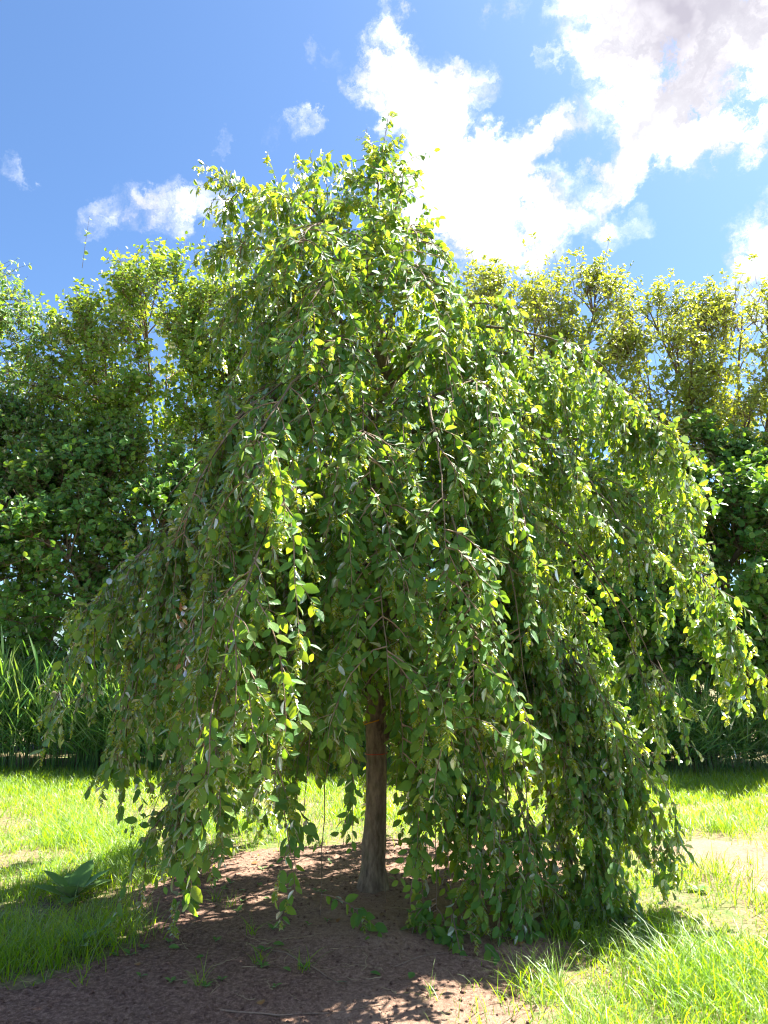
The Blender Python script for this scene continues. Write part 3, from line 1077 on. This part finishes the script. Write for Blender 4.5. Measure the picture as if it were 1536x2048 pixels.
# left side
shrub('hornbeam_tree', 'tall yellow-green tree with hanging sprays at the left end of the hedge', 'tree', (-7.2, 6.9, 0),
      [(-7.35, 6.7, 6.3, 1.7, 1.6, 2.35), (-6.9, 6.3, 4.0, 1.8, 1.3, 2.0)], M_HORN, 230, 15, 9, .075, .52, droop=.5)
shrub('round_leaf_tree', 'tall round-crowned shrub with small rounded leaves rising above the reeds', 'tree', (-3.6, 6.7, 0),
      [(-4.1, 7.0, 7.0, 1.5, 1.15, 2.0), (-2.8, 7.1, 6.8, 1.5, 1.15, 2.1), (-5.3, 6.9, 6.1, 1.1, 1.1, 1.9), (-3.6, 6.9, 4.2, 2.1, 1.1, 1.6)],
      M_ROUND, 300, 15, 9, .072, .85, ns=9, shoots=40)
shrub('hazel_shrub', 'dark dense hazel filling the hedge behind the tall sunlit reeds', 'shrub', (-4.2, 6.0, 0),
      [(-5.2, 5.7, 2.6, 1.7, .9, 1.9), (-3.0, 5.8, 2.5, 1.7, .9, 1.9), (-6.6, 5.9, 2.4, 1.3, .9, 2.0), (-4.6, 6.1, 3.8, 1.8, .8, 1.5), (-6.6, 6.2, 4.6, 1.3, .7, 1.3)], M_HAZEL, 370, 14, 8, .085, .82, ns=8)
# behind the hornbeam
shrub('alder_shrub', 'broad leafy shrub in the hedge directly behind the hornbeam trunk', 'shrub', (-.4, 7.2, 0),
      [(-.6, 7.3, 5.4, 1.6, 1.1, 2.2), (.8, 7.4, 5.6, 1.5, 1.1, 2.3), (0, 6.6, 2.6, 2.2, .9, 2.1)], M_ROUND, 230, 14, 8, .075, .8, ns=7, shoots=10)
# right side
shrub('goat_willow', 'open-crowned goat willow with starry leaf tufts on its topmost shoots', 'tree', (2.9, 7.2, 0),
      [(2.3, 7.2, 7.1, 1.3, 1.1, 1.6), (3.6, 7.3, 7.2, 1.3, 1.1, 1.7), (2.9, 7.1, 5.1, 1.8, 1.1, 1.8)], M_WILLOW, 220, 14, 8, .075, .5, ns=9, tuft=True, shoots=90)
shrub('goat_willow', 'lower goat willow with thin airy crown at the right end of the hedge', 'tree', (6.0, 7.1, 0),
      [(5.3, 7.2, 6.7, 1.2, 1.0, 1.5), (6.8, 7.2, 6.8, 1.3, 1.0, 1.6), (6.0, 6.9, 4.7, 1.9, 1.1, 1.7)], M_WILLOW, 220, 14, 8, .075, .5, ns=9, tuft=True, shoots=80)
shrub('hazel_shrub', 'dark green hazel with broad round leaves overhanging the reeds beside the goat willows', 'shrub', (4.6, 6.0, 0),
      [(3.6, 5.7, 2.5, 1.5, 1.0, 1.7), (5.3, 5.4, 2.7, 1.5, 1.1, 1.8), (6.6, 5.6, 2.6, 1.2, 1.0, 2.2), (2.4, 6.0, 2.3, 1.2, .8, 1.7), (5.0, 6.5, 4.2, 1.9, .8, 1.2)],
      M_HAZEL, 360, 15, 8, .095, .88, ns=9, nparts=200)


for bx_, lab in ((-5.2, 'low filler thicket added behind the left hazel to close bright gaps'), (-.6, 'low filler thicket added at the foot of the middle shrub to close bright gaps'), (4.6, 'low filler thicket added behind the right hazel to close bright gaps')):  # added filler row, hides the sunlit lawn beyond the hedge
    shrub('filler_thicket', lab, 'shrub', (bx_, 7.9, 0), [(bx_ - 1.2, 7.9, 1.2, 1.7, .7, 1.5), (bx_ + 1.3, 7.9, 1.2, 1.7, .7, 1.5)], M_HAZEL, 100, 12, 9, .12, .8, ns=6)


# ------------------------------------------------------------------ reeds
def blade_strip(p, d, L, w, g, K=5):
    """long narrow leaves, bending over: verts/faces"""
    n_ = len(p)
    Pc = np.zeros((n_, K, 3)); Pc[:, 0] = p
    cur = norm(d)
    st = (L / (K - 1))[:, None]
    for i_ in range(1, K):
        cur = norm(cur + np.array([0, 0, -1.0]) * g[:, None] / (K - 1))
        Pc[:, i_] = Pc[:, i_ - 1] + cur * st
    T = norm(np.gradient(Pc, axis=1))
    sd = norm(np.cross(T, np.array([0, 0, 1.0]) + rng.standard_normal((n_, 1, 3)) * .4))
    wp = np.interp(np.linspace(0, 1, K), [0, .3, .7, 1], [.65, 1, .7, .02])[None, :, None] * w[:, None, None] / 2
    V = np.stack([Pc - sd * wp, Pc + sd * wp], 2).reshape(-1, 3)
    i_ = np.arange(K - 1)[:, None] * 2
    f = (i_ + np.array([0, 1, 3, 2])[None])
    F = (f[None] + (np.arange(n_) * K * 2)[:, None, None]).reshape(-1, 4)
    uv = np.tile(np.stack([np.tile([0, 1], K), np.repeat(np.linspace(0, 1, K), 2)], 1), (n_, 1))
    return V, F, uv


def reed_geo(bx, by, h, lean, sag, nl=8):
    n_ = len(bx)
    base = np.stack([bx, by, np.full(n_, -.02)], 1)
    az = rng.uniform(0, 2 * math.pi, n_)
    ld = np.stack([np.cos(az) * lean, np.sin(az) * lean * .6, np.ones(n_)], 1)
    s_ = np.linspace(0, 1, 5)[None, :, None]
    SP = base[:, None] + norm(ld)[:, None] * h[:, None, None] * s_ + np.stack([np.cos(az), np.sin(az), np.zeros(n_)], 1)[:, None] * (lean * h)[:, None, None] * s_ ** 2 * .3
    v1_, f1_, uv1_ = tubes(SP, np.broadcast_to(np.linspace(.0045, .0022, 5), (n_, 5)), 3)
    ix = np.repeat(np.arange(n_), nl)
    kk = np.tile(np.arange(nl), n_)
    f = .28 + .70 * (kk + rng.uniform(0, .6, len(ix))) / nl
    p, t = along(SP[ix], f)
    a2 = np.where(kk % 2 == 0, 0, math.pi) + az[ix] * .7 + rng.uniform(-.7, .7, len(ix))
    d = norm(np.stack([np.cos(a2), np.sin(a2), np.zeros(len(ix))], 1) * np.interp(f, [.3, 1], [.85, .28])[:, None] + t * .9)
    V, F, uv2_ = blade_strip(p, d, rng.uniform(.26, .52, len(ix)) * np.interp(f, [.3, .6, 1], [.85, 1, .8]), rng.uniform(.014, .028, len(ix)), sag[ix] * rng.uniform(.2, 1.2, len(ix)))
    return np.vstack([v1_, V]), [f1_[0], F + len(v1_)], np.vstack([uv1_, uv2_])


def reed_mass(name, x0, x1, y0, y1, n_, h0, h1, lean, sag, label):
    bx, by = rng.uniform(x0, x1, n_), y0 + (y1 - y0) * rng.random(n_) ** 1.3
    by = by + .22 * wave(bx, bx * 0, 9, 1.7)
    h = rng.uniform(h0, h1, n_) * (1 + .10 * wave(bx, by, 8, 2.2))
    v, f, uv = reed_geo(bx, by, h, np.abs(rng.normal(0, lean, n_)), np.full(n_, sag))
    tag(link(name, mesh(name, v, f, M_REED, uv=uv), kind='stuff'), label, 'reeds')


reed_mass('reed_bed', -6.2, -1.0, 4.25, 5.3, 900, .95, 1.45, .14, .7, 'thick bed of tall green reeds in front of the dark hazel')
reed_mass('reed_bed', -1.0, 2.0, 4.3, 5.2, 320, .9, 1.35, .2, .8, 'strip of reeds showing behind the hornbeam trunk')
reed_mass('reed_bed', 2.0, 6.3, 4.3, 5.2, 620, .75, 1.15, .38, 1.3, 'dark leaning reeds under the overhanging round-leaved hazel')

# single tall reeds standing out of the bed
variants = []
for q in range(7):
    v, f, uv = reed_geo(np.zeros(1), np.zeros(1), np.array([rng.uniform(1.35, 1.6)]), np.array([rng.uniform(.02, .14)]), np.array([.35]), nl=9)
    variants.append(mesh('reed', v, f, M_REED, uv=uv))
for q in range(60):
    o = bpy.data.objects.new('reed', variants[q % 7])
    col.objects.link(o)
    o.location = (rng.uniform(-5.9, -2.3), rng.uniform(4.2, 4.75), 0)
    o.rotation_euler = (0, 0, rng.uniform(0, 6.28))
    sc_ = rng.uniform(.82, 1.12)
    o.scale = (sc_, sc_, sc_)
    tag(o, 'tall slender reed standing above the reed bed before the dark hazel', 'reed', 'tall reeds along the lawn edge')


# ------------------------------------------------------------------ grass
def grass_mesh(name, x, y, h, w, bend, lean):
    n_ = len(x)
    z = ground_h(x, y) - .006
    az = rng.uniform(0, 2 * math.pi, n_)
    dr = np.stack([np.cos(az), np.sin(az), np.zeros(n_)], 1)
    fa = az + rng.uniform(-.9, .9, n_) + math.pi / 2
    sd = np.stack([np.cos(fa), np.sin(fa), np.zeros(n_)], 1)
    b = np.stack([x, y, z], 1)
    V = np.zeros((n_, 7, 3))
    ws = [1, .85, .55]
    for q, t in enumerate((0, .38, .72)):
        c = b + dr * (h * (lean * t + bend * t * t))[:, None] + np.array([0, 0, 1.0]) * (h * (t - .32 * bend * t * t))[:, None]
        V[:, 2 * q] = c - sd * (w * ws[q] / 2)[:, None]
        V[:, 2 * q + 1] = c + sd * (w * ws[q] / 2)[:, None]
    V[:, 6] = b + dr * (h * (lean + bend))[:, None] + np.array([0, 0, 1.0]) * (h * (1 - .45 * bend))[:, None]
    off = (np.arange(n_) * 7)[:, None, None]
    Q = (np.array([(0, 1, 3, 2), (2, 3, 5, 4)])[None] + off).reshape(-1, 4)
    T = (np.array([(4, 5, 6)])[None] + off).reshape(-1, 3)
    return mesh(name, V.reshape(-1, 3), [Q, T], M_GRASS)


def in_view(x, y, mx=.62):
    dy = y + 4.73
    return (dy > 2.6) & (np.abs(x) < mx * dy + .25)


def scatter_grass(n_, x0, x1, y0, y1):
    x, y = rng.uniform(x0, x1, n_), rng.uniform(y0, y1, n_)
    clump = wave(x, y, 12, 5.0)
    m = np.maximum(soil_mask(x, y) * 1.0, patch_mask(x, y) * .8)
    low = wave(x, y, 21, 1.6, 4)
    p = np.clip(-m / .42 + .08, 0, 1) * np.clip(.66 + .55 * clump + .40 * low, .26, 1)
    p = np.where((x > .4) & (y < -.1), np.maximum(p, .75 * np.clip(-m / .3, 0, 1)), p)
    p = np.maximum(p, (patch_mask(x, y) > 0) * np.clip(clump * .5 + .05, .02, .5))
    p = np.maximum(p, .12 * (m < .35) * (clump > .0) * (m > 0) * (1 - m / .35))
    kk = in_view(x, y) & (rng.random(n_) < p)
    return x[kk], y[kk], clump[kk]


# near lawn, long and unmown
x, y, c = scatter_grass(230000, -4.2, 4.2, -2.1, 2.0)
dens_far = np.interp(y, [-2, 0, 2], [1, .8, .55])
kk = rng.random(len(x)) < dens_far
x, y, c = x[kk], y[kk], c[kk]
h = rng.uniform(.035, .14, len(x)) * (1 + .8 * np.clip(c, -.75, 1.3)) * (1 + .35 * wave(x, y, 22, 2.3, 3)) * np.where(rng.random(len(x)) < .08, 1.7, 1)
gm = grass_mesh('grass', x, y, h, rng.uniform(.0032, .0068, len(x)), rng.uniform(.1, .9, len(x)), rng.uniform(0, .5, len(x)))
tag(link('grass', gm, kind='stuff'), 'long bright grass growing round the bare soil bed', 'grass')
print('near grass', len(x))
x, y, c = scatter_grass(78000, -6.2, 6.2, 2.0, 4.6)
h = rng.uniform(.05, .13, len(x)) * (1 + .3 * c) * np.interp(y, [3.2, 4.2], [1, 1.9])
gm = grass_mesh('grass', x, y, h, rng.uniform(.004, .008, len(x)), rng.uniform(.1, .8, len(x)), rng.uniform(0, .4, len(x)))
tag(link('grass', gm, kind='stuff'), 'sunlit strip of lawn between the hornbeam and the reeds', 'grass')
print('far grass', len(x))

# grass tussocks: each a clump that stands out
def tussock(x0, y0, n_, hmin, hmax, spread, label):
    a, r_ = rng.uniform(0, 6.28, n_), spread * np.sqrt(rng.random(n_))
    x, y = x0 + r_ * np.cos(a), y0 + r_ * np.sin(a)
    me = grass_mesh('grass_tuft', x, y, rng.uniform(hmin, hmax, n_), rng.uniform(.003, .006, n_), rng.uniform(.2, 1.0, n_), rng.uniform(.1, .8, n_))
    tag(link('grass_tuft', me), label, 'grass tuft')['kind'] = 'thing'


for args in [(-1.52, .95, 150, .14, .26, .14, 'tall dark tuft of grass at the far left corner of the soil bed'),
             (-1.85, .92, 150, .12, .24, .16, 'dense grass tuft left of the tall corner tuft, beside the shaded soil'),
             (-1.62, .35, 70, .08, .18, .10, 'thin grass tuft on the left rim of the soil bed'),
             (.72, -1.2, 150, .10, .24, .14, 'bright grass tuft at the sunlit right corner of the soil bed'),
             (1.0, -.62, 120, .10, .22, .13, 'grass tuft beside the hanging leaf tips on the sunny side'),
             (1.45, -1.05, 170, .12, .26, .17, 'large lush grass clump standing in the sunny lawn'),
             (3.2, 3.55, 190, .16, .32, .22, 'dark green grass clump in front of the leaning reeds'),
             (2.95, 1.75, 120, .10, .2, .14, 'grass clump behind the dry bare patch')]:
    tussock(*args)
for q, (x0, y0) in enumerate([(-.72, -.62), (-.62, -.98), (-.93, -.22), (-.38, -1.05), (-1.05, -.05), (.22, -1.32), (-.85, -1.2)]):
    tussock(x0, y0, 14, .05, .14, .035, 'small sparse grass tuft sprouting from the shaded bare soil')
for o in [o for o in bpy.data.objects if o.get('label', '').startswith('small sparse')]:
    o['group'] = 'sparse grass tufts on the bare soil'


# ------------------------------------------------------------------ weeds
def weed(name, x, y, nl, size, width, up, label, cat, mat=M_WEED, group=None):
    z = float(ground_h(np.array([x]), np.array([y]))[0])
    root = empty(name, (x, y, z), label, cat, group)
    for i_ in range(nl):
        a = i_ * 2.4 + rng.uniform(-.4, .4)
        d = np.array([[math.cos(a), math.sin(a), up * rng.uniform(.5, 1.4)]])
        nn = np.array([[-math.cos(a) * .4, -math.sin(a) * .4, 1.0]])
        s_ = np.array([size * rng.uniform(.6, 1.15)])
        p = np.array([[x, y, z + .004]]) + norm(d) * size * .12
        v, f, uv = leaves(p, d, nn, s_, leaf_template(width * rng.uniform(.85, 1.15), .1, rng.uniform(.15, .4)))
        link('leaf', mesh('leaf', v, f, mat, uv=uv, smooth=True), root)
        sv, sf, _ = tubes(np.array([[(x, y, z - .005), tuple(p[0] - (p[0] - (x, y, z)) * .5), tuple(p[0] + norm(d)[0] * .01)]]), np.full((1, 3), max(size * .018, .0012)), 4)
        link('stalk', mesh('stalk', sv, sf, mat), root)


weed('dock_plant', -1.98, .02, 12, .25, .5, 1.0, 'large broad-leaved dock growing in the grass left of the soil bed', 'weed')
weed('dock_plant', -1.62, -.78, 10, .15, .42, .9, 'smaller dock with narrow leaves at the left edge of the soil', 'weed')
weed('broadleaf_weed', -1.30, .38, 7, .17, .5, 1.2, 'pale broad-leaved weed standing on the left rim of the soil bed', 'weed')
weed('broadleaf_weed', 2.05, .12, 8, .10, .4, .7, 'leafy weed at the near edge of the dry bare patch', 'weed')
for q in range(34):
    x0, y0 = rng.uniform(-1.5, -.3), rng.uniform(-1.3, .7)
    weed('seedling', x0, y0, rng.integers(3, 6), rng.uniform(.022, .045), .6, .7, 'tiny green seedling sprouting in the shaded soil', 'seedling', group='seedlings on the soil bed')


# ------------------------------------------------------------------ litter on the soil
def twig(x0, y0, a, L, r_, label, mat=M_TWIG, group=None, name='fallen_twig'):
    m_ = 9
    t = np.linspace(0, 1, m_)
    bend = rng.uniform(-.18, .18)
    x = x0 + L * t * math.cos(a) + bend * L * np.sin(math.pi * t) * -math.sin(a) + rng.normal(0, .006, m_)
    y = y0 + L * t * math.sin(a) + bend * L * np.sin(math.pi * t) * math.cos(a) + rng.normal(0, .006, m_)
    z = ground_h(x, y) + r_ * .6
    v, f, _ = tubes(np.stack([x, y, z], 1)[None], np.linspace(r_, r_ * .35, m_)[None], 5)
    tag(link(name, mesh(name, v, f, mat, smooth=True)), label, 'twig', group)


twig(-.62, -.80, -.75, .62, .0055, 'longest curved fallen twig lying on the shaded soil')
twig(-.70, -1.42, .05, .7, .005, 'dark straight twig lying near the sunlit sandy soil')
twig(.05, -1.02, .35, .4, .004, 'pale thin twig on the soil in front of the hanging leaves')
for q in range(60):
    twig(rng.uniform(-1.2, .6), rng.uniform(-1.4, -.1) , rng.uniform(0, 3.14), rng.uniform(.05, .26), rng.uniform(.0012, .0024),
         'short dry straw lying on the bare soil', M_STRAW, 'dry straws on the soil', 'straw')
for q in range(36):
    x0, y0 = rng.uniform(-1.4, .8), rng.uniform(-1.4, .8)
    if soil_mask(np.array([x0]), np.array([y0]))[0] < .05: continue
    z = float(ground_h(np.array([x0]), np.array([y0]))[0])
    a = rng.uniform(0, 6.28)
    v, f, uv = leaves(np.array([[x0, y0, z + .008]]), np.array([[math.cos(a), math.sin(a), .05]]), np.array([[rng.normal(0, .2), rng.normal(0, .2), 1]]),
                      np.array([rng.uniform(.04, .07)]), HT[q % 4])
    green = q % 2 == 0
    o = link('fallen_leaf', mesh('fallen_leaf', v, f, M_WEED if green else M_DEAD, uv=uv, smooth=True))
    tag(o, 'green fallen leaf lying on the bare soil' if green else 'brown dead leaf lying on the bare soil', 'leaf', 'green fallen leaves' if green else 'brown fallen leaves')
# withered sprays caught in the crown
for (x0, y0, z0) in [(-1.0, -1.35, 1.78), (-.98, -1.32, 1.55), (-.55, -.9, 2.35)]:
    n_ = 9
    P_ = np.array([x0, y0, z0]) + np.stack([rng.normal(0, .012, n_), rng.normal(0, .012, n_), -np.linspace(0, .11, n_)], 1)
    v, f, uv = leaves(P_, norm(np.array([0, 0, -1.0]) + rng.standard_normal((n_, 3)) * .5), rng.standard_normal((n_, 3)), rng.uniform(.03, .05, n_), HT[2])
    link('withered_spray', mesh('withered_spray', v, f, M_DEAD, uv=uv, smooth=True), tree, kind='stuff')
